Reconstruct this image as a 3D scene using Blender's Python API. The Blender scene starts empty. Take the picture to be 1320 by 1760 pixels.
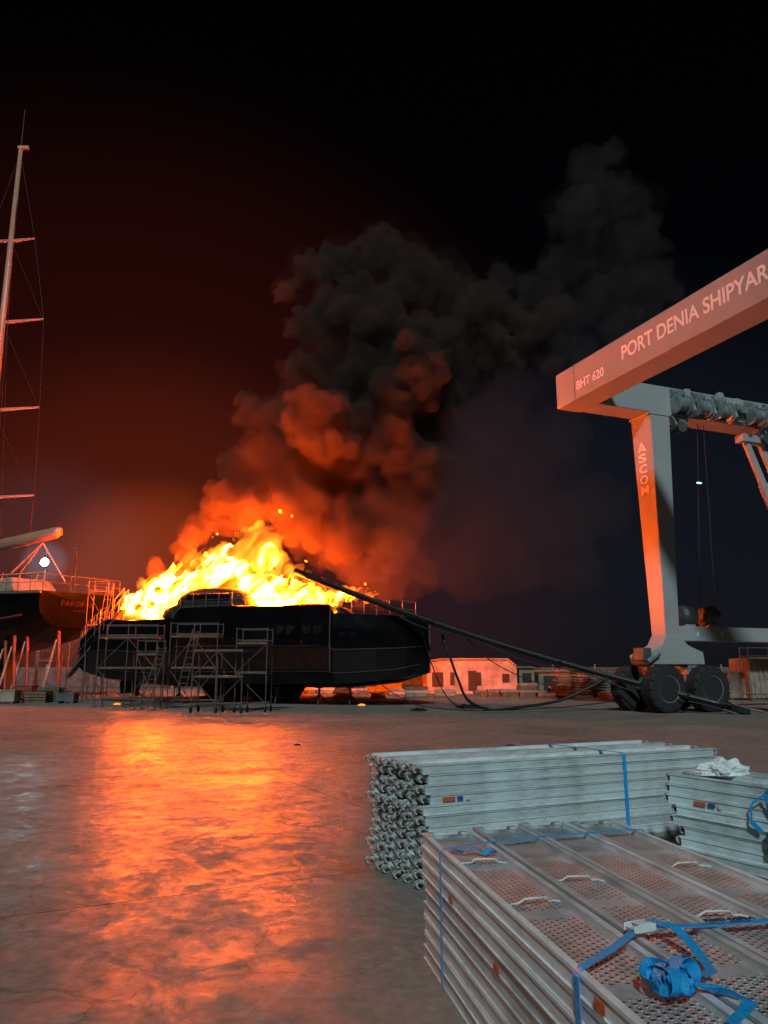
import bpy, math, random, bmesh
from mathutils import Vector, Matrix
from mathutils import noise as N
random.seed(7)
C = bpy.context.scene.collection
R = math.radians
PITCH = R(11.6); F = 1330.0; CAMZ = 1.6
cp, sp = math.cos(PITCH), math.sin(PITCH)
def P(px, py, Y):
    u=(px-660)/F; v=(880-py)/F
    d=Vector((u, cp-v*sp, sp+v*cp)); t=Y/d.y
    return Vector((d.x*t, Y, CAMZ+d.z*t))
def V(*a): return Vector(a)
Z=V(0,0,1)

# ---------------------------------------------------------------- materials
def newmat(n):
    m=bpy.data.materials.new(n); m.use_nodes=True; return m, m.node_tree
def mat(n, col, rough=.6, metal=0, var=.25, scale=3.0, bump=.15, spec=.5, coat=0, dirt=None, bscale=None):
    m,t=newmat(n); b=t.nodes['Principled BSDF']
    tc=t.nodes.new('ShaderNodeTexCoord'); nz=t.nodes.new('ShaderNodeTexNoise')
    nz.inputs['Scale'].default_value=scale; nz.inputs['Detail'].default_value=6; nz.inputs['Roughness'].default_value=.65
    t.links.new(tc.outputs['Object'],nz.inputs['Vector'])
    r=t.nodes.new('ShaderNodeValToRGB'); e=r.color_ramp.elements
    lo=dirt if dirt else tuple(c*(1-var) for c in col)
    e[0].position=.35; e[0].color=(*lo,1); e[1].position=.62; e[1].color=(*[min(1,c*(1+var*.6)) for c in col],1)
    t.links.new(nz.outputs['Fac'],r.inputs['Fac']); t.links.new(r.outputs['Color'],b.inputs['Base Color'])
    b.inputs['Metallic'].default_value=metal; b.inputs['Specular IOR Level'].default_value=spec
    mr=t.nodes.new('ShaderNodeMapRange'); mr.inputs['To Min'].default_value=max(.03,rough-.12); mr.inputs['To Max'].default_value=min(1,rough+.15)
    t.links.new(nz.outputs['Fac'],mr.inputs['Value']); t.links.new(mr.outputs['Result'],b.inputs['Roughness'])
    if bump:
        n2=t.nodes.new('ShaderNodeTexNoise'); n2.inputs['Scale'].default_value=bscale or scale*5; n2.inputs['Detail'].default_value=4
        t.links.new(tc.outputs['Object'],n2.inputs['Vector'])
        bp=t.nodes.new('ShaderNodeBump'); bp.inputs['Strength'].default_value=bump; bp.inputs['Distance'].default_value=.02
        t.links.new(n2.outputs['Fac'],bp.inputs['Height']); t.links.new(bp.outputs['Normal'],b.inputs['Normal'])
    if coat: b.inputs['Coat Weight'].default_value=coat; b.inputs['Coat Roughness'].default_value=.08
    return m
def emis(n,col,s):
    m,t=newmat(n); t.nodes.remove(t.nodes['Principled BSDF'])
    e=t.nodes.new('ShaderNodeEmission'); e.inputs['Color'].default_value=(*col,1); e.inputs['Strength'].default_value=s
    t.links.new(e.outputs[0],t.nodes['Material Output'].inputs['Surface']); return m

M={}
def steelmat(n,hi,lo):
    m,t=newmat(n); b=t.nodes['Principled BSDF']; L=t.links.new
    tc=t.nodes.new('ShaderNodeTexCoord'); oi=t.nodes.new('ShaderNodeObjectInfo')
    mp=t.nodes.new('ShaderNodeMapping'); mp.inputs['Scale'].default_value=(3.0,7,9); L(tc.outputs['Object'],mp.inputs[0])
    cmb=t.nodes.new('ShaderNodeVectorMath'); cmb.operation='ADD'; L(mp.outputs[0],cmb.inputs[0]); L(oi.outputs['Location'],cmb.inputs[1])
    n1=t.nodes.new('ShaderNodeTexNoise'); n1.inputs['Scale'].default_value=1; n1.inputs['Detail'].default_value=8; n1.inputs['Roughness'].default_value=.75; L(cmb.outputs[0],n1.inputs['Vector'])
    r=t.nodes.new('ShaderNodeValToRGB'); e=r.color_ramp.elements; e[0].position=.34; e[0].color=(*lo,1); e[1].position=.58; e[1].color=(*hi,1); L(n1.outputs['Fac'],r.inputs[0])
    mr=t.nodes.new('ShaderNodeMapRange'); mr.inputs[3].default_value=.70; mr.inputs[4].default_value=1.12; L(oi.outputs['Random'],mr.inputs[0])
    mx=t.nodes.new('ShaderNodeVectorMath'); mx.operation='SCALE'; L(r.outputs[0],mx.inputs[0]); L(mr.outputs[0],mx.inputs['Scale']); L(mx.outputs[0],b.inputs['Base Color'])
    b.inputs['Metallic'].default_value=.15; b.inputs['Roughness'].default_value=.36
    bp=t.nodes.new('ShaderNodeBump'); bp.inputs['Strength'].default_value=.12; bp.inputs['Distance'].default_value=.004; L(n1.outputs['Fac'],bp.inputs['Height']); L(bp.outputs[0],b.inputs['Normal'])
    return m
M['steel']=steelmat('galvanised_steel',(.80,.92,.95),(.44,.51,.53))
M['steel_old']=mat('weathered_steel',(.40,.44,.45),.5,.3,.4,14,.2,dirt=(.17,.15,.14))
M['hook']=mat('cast_hook_steel',(.58,.62,.62),.45,.3,.4,30,.2,dirt=(.22,.16,.13))
M['tube']=mat('scaffold_tube',(.14,.10,.09),.45,.3,.3,4,.05)
M['hull']=mat('navy_hull_paint',(.004,.004,.005),.10,0,.3,.6,.01,spec=.5)
M['hull_low']=mat('antifoul_paint',(.010,.008,.008),.6,0,.3,1.2,.1)
M['char']=mat('charred_panel',(.010,.008,.008),.7,0,.5,2.5,.4)
M['white']=mat('white_paint',(.55,.53,.5),.45,0,.2,2,.03)
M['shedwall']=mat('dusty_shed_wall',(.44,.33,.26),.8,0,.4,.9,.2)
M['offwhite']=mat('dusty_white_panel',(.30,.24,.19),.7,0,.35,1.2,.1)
M['crane']=mat('grey_crane_paint',(.37,.38,.39),.45,0,.06,.35,.01,dirt=(.335,.345,.355))
M['crane_dark']=mat('dark_crane_metal',(.10,.11,.115),.5,.3,.4,2,.15)
M['crane_mid']=mat('mid_grey_crane_metal',(.24,.27,.28),.5,.2,.4,3,.15)
M['tyre']=mat('tyre_rubber',(.020,.020,.02),.85,0,.3,5,.3)
M['mast']=mat('black_carbon_mast',(.008,.008,.010),.4,0,.4,1.5,.15,coat=.05)
M['mast_firetint']=mat('mast_paint_firelight_tint',(.50,.24,.17),.4,0,.1,1,.0)  # orange-red of the firelight is painted into this mast and boom colour
M['wire']=mat('rigging_wire',(.06,.035,.03),.5,.3,.1,1,0)
M['cable']=mat('black_cable',(.010,.010,.010),.5,0,.1,3,0)
M['blue']=mat('blue_webbing',(.012,.36,.80),.6,0,.25,60,.3)
M['blueprint']=mat('navy_print',(.01,.03,.10),.7,0,.1,10,0)
M['orange']=mat('orange_sticker',(.60,.14,.04),.5,0,.3,40,0)
M['bluest']=mat('blue_sticker',(.03,.08,.30),.5,0,.3,40,0)
M['paper']=mat('white_sticker',(.65,.65,.62),.6,0,.2,40,0)
M['lettering']=mat('white_lettering',(.95,.95,.95),.5,0,.02,4,0)
M['gold']=mat('gilt_lettering',(.022,.008,.006),.6,.0,.1,4,0,spec=.1)
M['wood']=mat('timber',(.16,.10,.06),.75,0,.4,4,.3)
M['red']=mat('red_stand_paint',(.20,.035,.022),.5,0,.3,3,.1)
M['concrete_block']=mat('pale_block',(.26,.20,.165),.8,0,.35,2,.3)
M['dark']=mat('dark_opening',(.05,.03,.02),.8,0,.2,2,0)
M['plastic']=mat('thin_white_plastic',(.75,.80,.80),.35,0,.1,10,.2)
M['glass']=mat('dark_glass',(.008,.008,.010),.05,0,.1,1,0,spec=.5)
M['flood']=emis('flood_lamp',(.80,.92,1.0),420)
M['smalllamp']=emis('small_lamp',(.4,1.0,.85),3)

def perf():
    m,t=newmat('perforated_steel_plate'); b=t.nodes['Principled BSDF']; L=t.links.new
    tc=t.nodes.new('ShaderNodeTexCoord'); sx=t.nodes.new('ShaderNodeSeparateXYZ'); L(tc.outputs['Object'],sx.inputs[0])
    def mth(op,a,bb=None,c=None):
        n=t.nodes.new('ShaderNodeMath'); n.operation=op
        for i,x in enumerate((a,bb,c)):
            if x is None: continue
            if isinstance(x,(int,float)): n.inputs[i].default_value=x
            else: L(x,n.inputs[i])
        return n.outputs[0]
    s=1/.027
    y=mth('MULTIPLY',sx.outputs[1],s); row=mth('FLOOR',y); fy=mth('SUBTRACT',mth('FRACT',y),.5)
    off=mth('MULTIPLY',mth('MODULO',row,2.0),.5)
    x=mth('ADD',mth('MULTIPLY',sx.outputs[0],s*.75),off); fx=mth('SUBTRACT',mth('FRACT',x),.5)
    d=mth('SQRT',mth('ADD',mth('MULTIPLY',fx,fx),mth('MULTIPLY',fy,fy)))
    band=mth('LESS_THAN',mth('FRACT',mth('MULTIPLY',sx.outputs[0],1.3)),.86)
    hole=mth('MULTIPLY',mth('LESS_THAN',d,.20),band)
    rim=mth('MULTIPLY',mth('SUBTRACT',1.0,mth('MINIMUM',mth('MULTIPLY',mth('ABSOLUTE',mth('SUBTRACT',d,.30)),8.0),1.0)),band)
    oi=t.nodes.new('ShaderNodeObjectInfo')
    cmb=t.nodes.new('ShaderNodeVectorMath'); cmb.operation='ADD'; L(tc.outputs['Object'],cmb.inputs[0]); L(oi.outputs['Location'],cmb.inputs[1])
    nz=t.nodes.new('ShaderNodeTexNoise'); nz.inputs['Scale'].default_value=7; nz.inputs['Detail'].default_value=7; nz.inputs['Roughness'].default_value=.7; L(cmb.outputs[0],nz.inputs['Vector'])
    r=t.nodes.new('ShaderNodeValToRGB'); r.color_ramp.elements[0].color=(.25,.30,.31,1); r.color_ramp.elements[0].position=.3
    r.color_ramp.elements[1].color=(.56,.66,.68,1); r.color_ramp.elements[1].position=.68; L(nz.outputs['Fac'],r.inputs[0])
    mx=t.nodes.new('ShaderNodeMixRGB'); L(hole,mx.inputs[0]); L(r.outputs[0],mx.inputs[1]); mx.inputs[2].default_value=(.006,.007,.007,1)
    L(mx.outputs[0],b.inputs['Base Color']); b.inputs['Metallic'].default_value=.2; b.inputs['Roughness'].default_value=.38
    bp=t.nodes.new('ShaderNodeBump'); bp.inputs['Strength'].default_value=1; bp.inputs['Distance'].default_value=.008; L(rim,bp.inputs['Height']); L(bp.outputs[0],b.inputs['Normal'])
    return m
M['perf']=perf()

# ---------------------------------------------------------------- mesh builder
class MB:
    def __init__(s): s.v=[]; s.f=[]
    def add(s,vs,fs):
        o=len(s.v); s.v+= [Vector(a) for a in vs]; s.f+=[tuple(i+o for i in q) for q in fs]; return s
    def box(s,c,sx,sy,sz,ax=V(1,0,0),ay=V(0,1,0),az=V(0,0,1)):
        c=Vector(c); vs=[c+ax*(i*sx/2)+ay*(j*sy/2)+az*(k*sz/2) for i in(-1,1) for j in(-1,1) for k in(-1,1)]
        return s.add(vs,[(0,1,3,2),(4,6,7,5),(0,4,5,1),(2,3,7,6),(0,2,6,4),(1,5,7,3)])
    def loft(s,rings,cap=True,closed=True):
        n=len(rings[0]); vs=[p for r in rings for p in r]; fs=[]
        for a in range(len(rings)-1):
            for i in range(n if closed else n-1):
                j=(i+1)%n; fs.append((a*n+i,a*n+j,(a+1)*n+j,(a+1)*n+i))
        if cap and closed: fs.append(tuple(range(n))[::-1]); fs.append(tuple((len(rings)-1)*n+i for i in range(n)))
        return s.add(vs,fs)
    def tube(s,p,q,r0,r1=None,n=8):
        return s.path([p,q],[r0,r0 if r1 is None else r1],n)
    def path(s,pts,r,n=8,fx=1.0):
        pts=[Vector(a) for a in pts]
        if not isinstance(r,(list,tuple)): r=[r]*len(pts)
        rings=[]
        for i,a in enumerate(pts):
            d=(pts[min(i+1,len(pts)-1)]-pts[max(i-1,0)]).normalized()
            h=Z if abs(d.z)<.95 else V(1,0,0)
            x=d.cross(h).normalized(); y=x.cross(d)
            rings.append([a+x*(math.cos(2*math.pi*k/n)*r[i]*fx)+y*(math.sin(2*math.pi*k/n)*r[i]) for k in range(n)])
        return s.loft(rings)
    def lathe(s,c,ax,prof,n=28):
        c=Vector(c); ax=Vector(ax).normalized(); h=Z if abs(ax.z)<.9 else V(1,0,0)
        x=ax.cross(h).normalized(); y=ax.cross(x)
        return s.loft([[c+ax*a+x*(math.cos(2*math.pi*k/n)*r)+y*(math.sin(2*math.pi*k/n)*r) for k in range(n)] for a,r in prof])
    def prism(s,poly,ext):
        ext=Vector(ext); return s.loft([[Vector(p) for p in poly],[Vector(p)+ext for p in poly]])
    def ribbon(s,pts,sides,th=.003):
        pts=[Vector(p) for p in pts]; rings=[]
        for i,a in enumerate(pts):
            d=(pts[min(i+1,len(pts)-1)]-pts[max(i-1,0)]).normalized()
            sd=Vector(sides[i] if isinstance(sides,list) else sides); n=d.cross(sd).normalized()*th
            rings.append([a-sd/2,a+sd/2,a+sd/2+n,a-sd/2+n])
        return s.loft(rings)
    def build(s,name,m,root=None,smooth=False,bevel=0):
        org=root.location if root is not None else V(0,0,0)
        r=root
        while r is not None and r.parent is not None: r=r.parent; org=org+r.location
        me=bpy.data.meshes.new(name); me.from_pydata([tuple(a-org) for a in s.v],[],s.f)
        me.materials.append(m)
        b=bmesh.new(); b.from_mesh(me); bmesh.ops.recalc_face_normals(b,faces=b.faces); b.to_mesh(me); b.free()
        if smooth:
            for p in me.polygons: p.use_smooth=True
        o=bpy.data.objects.new(name,me); C.objects.link(o)
        if root is not None: o.parent=root
        if bevel:
            bm=o.modifiers.new('bevel','BEVEL'); bm.width=bevel; bm.segments=2; bm.limit_method='ANGLE'
        return o
def tag(o,label=None,cat=None,group=None,kind=None):
    if label:o['label']=label
    if cat:o['category']=cat
    if group:o['group']=group
    if kind:o['kind']=kind
    return o
def thing(name,loc,label,cat,group=None,rz=0):
    o=bpy.data.objects.new(name,None); C.objects.link(o); o.location=loc; o.rotation_euler=(0,0,rz); o.empty_display_size=.2
    return tag(o,label,cat,group)
def solo(mb,name,m,base,label,cat,group=None,**k):
    o=mb.build(name,m,None,**k); base=Vector(base)
    for v in o.data.vertices: v.co-=base
    o.location=base
    return tag(o,label,cat,group)
def text(name,s,org,right,up,w,h,m,root=None,off=0.0):
    cu=bpy.data.curves.new(name,'FONT'); cu.body=s; cu.size=1; cu.extrude=0.002; cu.offset=off
    to=bpy.data.objects.new('tmp',cu)
    me=to.to_mesh()
    me=me.copy(); to.to_mesh_clear()
    bpy.data.objects.remove(to)
    xs=[v.co.x for v in me.vertices]; ys=[v.co.y for v in me.vertices]
    x0,x1,y0,y1=min(xs),max(xs),min(ys),max(ys); right=Vector(right).normalized(); up=Vector(up).normalized(); nn=right.cross(up)
    of=root.location if root is not None else V(0,0,0)
    for v in me.vertices:
        v.co=Vector(org)+right*((v.co.x-x0)/(x1-x0)*w)+up*((v.co.y-y0)/(y1-y0)*h)+nn*(.006+v.co.z*1.0)-of
    me.materials.clear(); me.materials.append(m)
    o=bpy.data.objects.new(name,me); C.objects.link(o)
    if root is not None:o.parent=root
    return o
def bake(o):
    dg=bpy.context.evaluated_depsgraph_get(); me=bpy.data.meshes.new_from_object(o.evaluated_get(dg)); o.modifiers.clear(); o.data=me
    return o
def interp(tab,s):
    if s<=tab[0][0]: return tab[0][1]
    for (a,va),(b,vb) in zip(tab[:-1],tab[1:]):
        if s<=b:
            k=(s-a)/(b-a); return va+(vb-va)*k
    return tab[-1][1]
def blobs_to_mesh(name,bl,vox):
    bm=bmesh.new()
    for c,r,st in bl:
        mt=Matrix.Translation(c)@Matrix.Diagonal((r,r,r*st,1))
        bmesh.ops.create_icosphere(bm,subdivisions=2 if r>.9 else 1,radius=1,matrix=mt)
    me=bpy.data.meshes.new(name); bm.to_mesh(me); bm.free()
    o=bpy.data.objects.new(name,me); C.objects.link(o)
    m=o.modifiers.new('r','REMESH'); m.mode='VOXEL'; m.voxel_size=vox; m.use_smooth_shade=True
    return o
def disp(o,kind,sc,st,mid=.5,depth=2):
    tx=bpy.data.textures.new('t','CLOUDS'); tx.noise_scale=sc; tx.noise_depth=depth
    m=o.modifiers.new('d','DISPLACE'); m.texture=tx; m.strength=st; m.mid_level=mid; m.texture_coords='LOCAL'

Lf=P(98,1140,41); Lf.z=0; Rt=V(2.14,37.0,0)
ax=(Rt-Lf); HLEN=ax.length; ax.normalize(); nr=V(ax.y,-ax.x,0)
if nr.y>0: nr=-nr
ctr0=Lf - nr*3.0
def axis(s): return ctr0+ax*(HLEN*s)+nr*interp([(0,0),(.6,0),(1,3.0)],s)

# ---------------------------------------------------------------- fire and smoke
rf=random.Random(5)
fire=thing('fire',axis(.45)+Z*4.4,'roaring mass of orange and yellow flames across the burning yacht\'s deck','fire')
TOP=[(205,1024),(215,1008),(235,996),(262,984),(300,966),(345,948),(390,926),(420,904),(440,892),(465,902),(478,946),(500,970),(520,980),(560,1000),(600,1014),(640,1030),(650,1036)]
BOT=[(205,1040),(240,1060),(300,1058),(440,1050),(500,1038),(650,1040)]
bl=[];core=[]
def addf(px,py,r,Y,st=1.2,cr=.0):
    p=P(px,py,Y)-fire.location; rr=r/F*Y; bl.append((p,max(.05,rr),st))
    if cr: core.append((p+V(0,0,-rr*.1),max(.06,rr*cr),st))
for k in range(210):
    x=rf.uniform(212,606); t0=interp(TOP,x); b0_=interp(BOT,x); h_=b0_-t0
    q=rf.random()
    y=b0_-h_*(q*.85); r=(5+h_*.21*(1-.5*q))*rf.uniform(.7,1.15)
    addf(x+q*5,y,r,rf.uniform(41.3,43.2),rf.uniform(1,1.4),.68 if q<.8 else 0)
for k in range(64):
    x=rf.uniform(210,642); t0=interp(TOP,x); b0_=interp(BOT,x); Y=rf.uniform(41,43)
    L_=rf.uniform(28,80)*(1 if x<470 else .5); lean=rf.uniform(.5,1.6) if x>250 else rf.uniform(-.1,.9); y0=t0+rf.uniform(10,45)*(1 if x<600 else .2); r0=rf.uniform(5,10.5); bend=rf.uniform(-.5,.9)
    for i in range(11):
        q=i/10; addf(x+L_*q*lean*.7+math.sin(q*3+k)*3,y0-L_*(q*.6+bend*q*q*.25),r0*(1-.9*q),Y+q*.5,1.15,.58 if i<6 else 0)
fl=blobs_to_mesh('flames',bl,.085); disp(fl,'C',1.2,.9,.5,3); disp(fl,'C',.4,.22,.5,2); bake(fl); fl.parent=fire
def flametex(t,sc,a,b_,lo,hi,det=3):
    L=t.links.new
    tc=t.nodes.new('ShaderNodeTexCoord'); mp=t.nodes.new('ShaderNodeMapping'); mp.vector_type='TEXTURE'; mp.inputs['Rotation'].default_value=(0,R(42),0); mp.inputs['Scale'].default_value=(.8,1.0,2.6); L(tc.outputs['Object'],mp.inputs[0])
    nz=t.nodes.new('ShaderNodeTexNoise'); nz.inputs['Scale'].default_value=sc; nz.inputs['Detail'].default_value=det; nz.inputs['Roughness'].default_value=.45; nz.inputs['Distortion'].default_value=.8; L(mp.outputs[0],nz.inputs['Vector'])
    rp=t.nodes.new('ShaderNodeMapRange'); rp.interpolation_type='SMOOTHSTEP'; rp.inputs[1].default_value=a; rp.inputs[2].default_value=b_; rp.inputs[3].default_value=lo; rp.inputs[4].default_value=hi; L(nz.outputs['Fac'],rp.inputs[0])
    return rp.outputs[0]
m,t=newmat('flame_volume'); t.nodes.remove(t.nodes['Principled BSDF'])
e=t.nodes.new('ShaderNodeEmission'); e.inputs['Color'].default_value=(1,.17,.008,1); t.links.new(flametex(t,1.1,.38,.68,.5,4.6,2),e.inputs['Strength']); t.links.new(e.outputs[0],t.nodes['Material Output'].inputs['Volume'])
fl.data.materials.clear(); fl.data.materials.append(m)
co=blobs_to_mesh('flame_core',core,.13); disp(co,'C',1.0,.6,.5,3); bake(co); co.parent=fire
b=bmesh.new(); b.from_mesh(co.data); b.verts.ensure_lookup_table(); seen=set(); best=[]
for v in b.verts:
    if v.index in seen: continue
    st=[v]; seen.add(v.index); comp=[]
    while st:
        a=st.pop(); comp.append(a)
        for e_ in a.link_edges:
            o_=e_.other_vert(a)
            if o_.index not in seen: seen.add(o_.index); st.append(o_)
    if len(comp)>len(best): best=comp
bs__=set(v.index for v in best); bmesh.ops.delete(b,geom=[v for v in b.verts if v.index not in bs__],context='VERTS'); b.to_mesh(co.data); b.free()
m,t=newmat('flame_core_glow'); t.nodes.remove(t.nodes['Principled BSDF'])
e=t.nodes.new('ShaderNodeEmission'); e.inputs['Color'].default_value=(1,.105,.0025,1)
fx=flametex(t,.85,.30,.66,0,1,3)
pw=t.nodes.new('ShaderNodeMath'); pw.operation='POWER'; t.links.new(fx,pw.inputs[0]); pw.inputs[1].default_value=2.6
ml=t.nodes.new('ShaderNodeMath'); ml.operation='MULTIPLY_ADD'; t.links.new(pw.outputs[0],ml.inputs[0]); ml.inputs[1].default_value=660; ml.inputs[2].default_value=1.4
t.links.new(ml.outputs[0],e.inputs['Strength']); t.links.new(e.outputs[0],t.nodes['Material Output'].inputs['Surface'])
co.data.materials.clear(); co.data.materials.append(m)

Bm=[(330,925,22),(350,905,26),(385,862,36),(425,875,36),(475,855,46),(525,872,52),(412,805,38),(460,785,55),(530,800,70),(600,835,75),(438,712,32),(490,722,52),(560,730,75),(640,750,85),(515,640,38),(580,640,66),(660,650,85),(520,560,36),(575,540,55),(645,550,85),(730,620,80),(535,465,38),(590,455,46),(655,440,52),(725,480,62),(790,550,56),(850,595,46),(905,622,32),(945,634,20),(800,645,55),(705,700,85),(700,790,70),(630,880,58),(570,915,46),(425,690,22),(490,500,26),(600,930,42),(655,910,44),(690,860,50),(500,905,30),(830,520,44),(870,560,44),(920,570,40),(950,540,36)]
Bu=[(880,610,40),(955,590,34),(985,545,44),(1030,510,55),(1085,490,48),(1130,470,34),(1095,410,50),(1045,420,54),(1000,370,50),(1050,330,44),(1005,300,42),(1045,262,32),(975,450,50),(1100,350,30),(925,600,34),(1120,530,34),(900,560,40),(930,500,44),(1070,560,40),(1150,500,28),(850,540,44),(1150,560,34),(960,380,30),(1000,610,36),(790,500,40),(860,480,30)]
rs=random.Random(21)
def puffs(src,Y0,org,kk=1.0,n1=18,n2=3):
    out=[]
    for x,y,r in src:
        Y=Y0+rs.uniform(-1.6,2.4)*(r/60); c=P(x,y,Y)-org; R_=r/F*Y*.95*kk; out.append((c,R_*.82,1))
        for k in range(n1):
            d=V(rs.gauss(0,1),rs.gauss(0,.8)-.3,rs.gauss(0,1)).normalized(); r2=R_*rs.uniform(.2,.42); c2=c+d*R_*.85
            out.append((c2,r2,1))
            for q in range(n2):
                d2=(d+V(rs.gauss(0,.7),rs.gauss(0,.7),rs.gauss(0,.7))).normalized(); out.append((c2+d2*r2*.85,r2*rs.uniform(.3,.5),1))
    return out
def volmat(n,col,dens,aniso=.1):
    m,t=newmat(n); t.nodes.remove(t.nodes['Principled BSDF'])
    s_=t.nodes.new('ShaderNodeVolumePrincipled'); s_.inputs['Color'].default_value=(*col,1); s_.inputs['Density'].default_value=dens; s_.inputs['Anisotropy'].default_value=aniso
    t.links.new(s_.outputs[0],t.nodes['Material Output'].inputs['Volume']); return m
so=V(-4,44,4.6)
smoke=thing('smoke_plume',so,'thick dark smoke plume rising from the burning yacht and drifting right','smoke')
def smokepart(name,bl_,vox,ds,mt):
    o=blobs_to_mesh(name,bl_,vox)
    for d_ in ds: disp(o,'C',*d_)
    bake(o); o.parent=smoke; o.data.materials.clear(); o.data.materials.append(mt); return o
smokepart('dense_smoke',puffs(Bm,44.8,so,1.0,26,4),.15,[(1.5,1.0,.5,3),(.5,.5,.5,3)],volmat('dense_smoke',(.175,.112,.092),.85))
smokepart('soft_smoke_edge',puffs(Bm,45,so,1.22,10,1),.3,[(1.6,1.8,.5,3)],volmat('soft_smoke',(.15,.10,.085),.13))
smokepart('drifting_smoke',puffs(Bu,46,so,1.0,22,3),.2,[(1.6,1.4,.5,3),(.5,.5,.5,2)],volmat('thin_smoke',(.17,.125,.115),.27))
smokepart('drifting_smoke_edge',puffs(Bu,46,so,1.3,6,0),.4,[(2,2.2,.5,3)],volmat('drift_edge',(.15,.115,.105),.06))
hz=[(640,960,50),(690,900,80),(760,820,90),(820,740,90),(700,990,45),(850,900,80),(900,980,50),(800,960,70),(940,900,70),(900,800,70),(860,680,60),(990,980,50),(1020,880,60),(960,760,60)]
smokepart('smoke_haze',[(P(x,y,45)-so,r/F*45*1.1,.95) for x,y,r in hz],.4,[(2.5,3.5,.5,3)],volmat('haze',(.20,.15,.14),.055,.0))
hz=[(590,960,34),(640,985,38),(675,1005,32),(610,925,40),(560,955,26),(430,880,30),(380,905,26),(480,880,30),(320,950,22),(270,970,16),(520,930,28),(670,950,42),(700,900,46),(640,880,44),(720,850,44),(720,980,30),(650,1015,28),(620,1000,34)]
smokepart('fire_lit_haze',puffs(hz,42.9,so,1.15,12,1),.2,[(1.2,1.6,.5,3)],volmat('fire_lit_haze',(.22,.15,.105),.13,.0))

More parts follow.
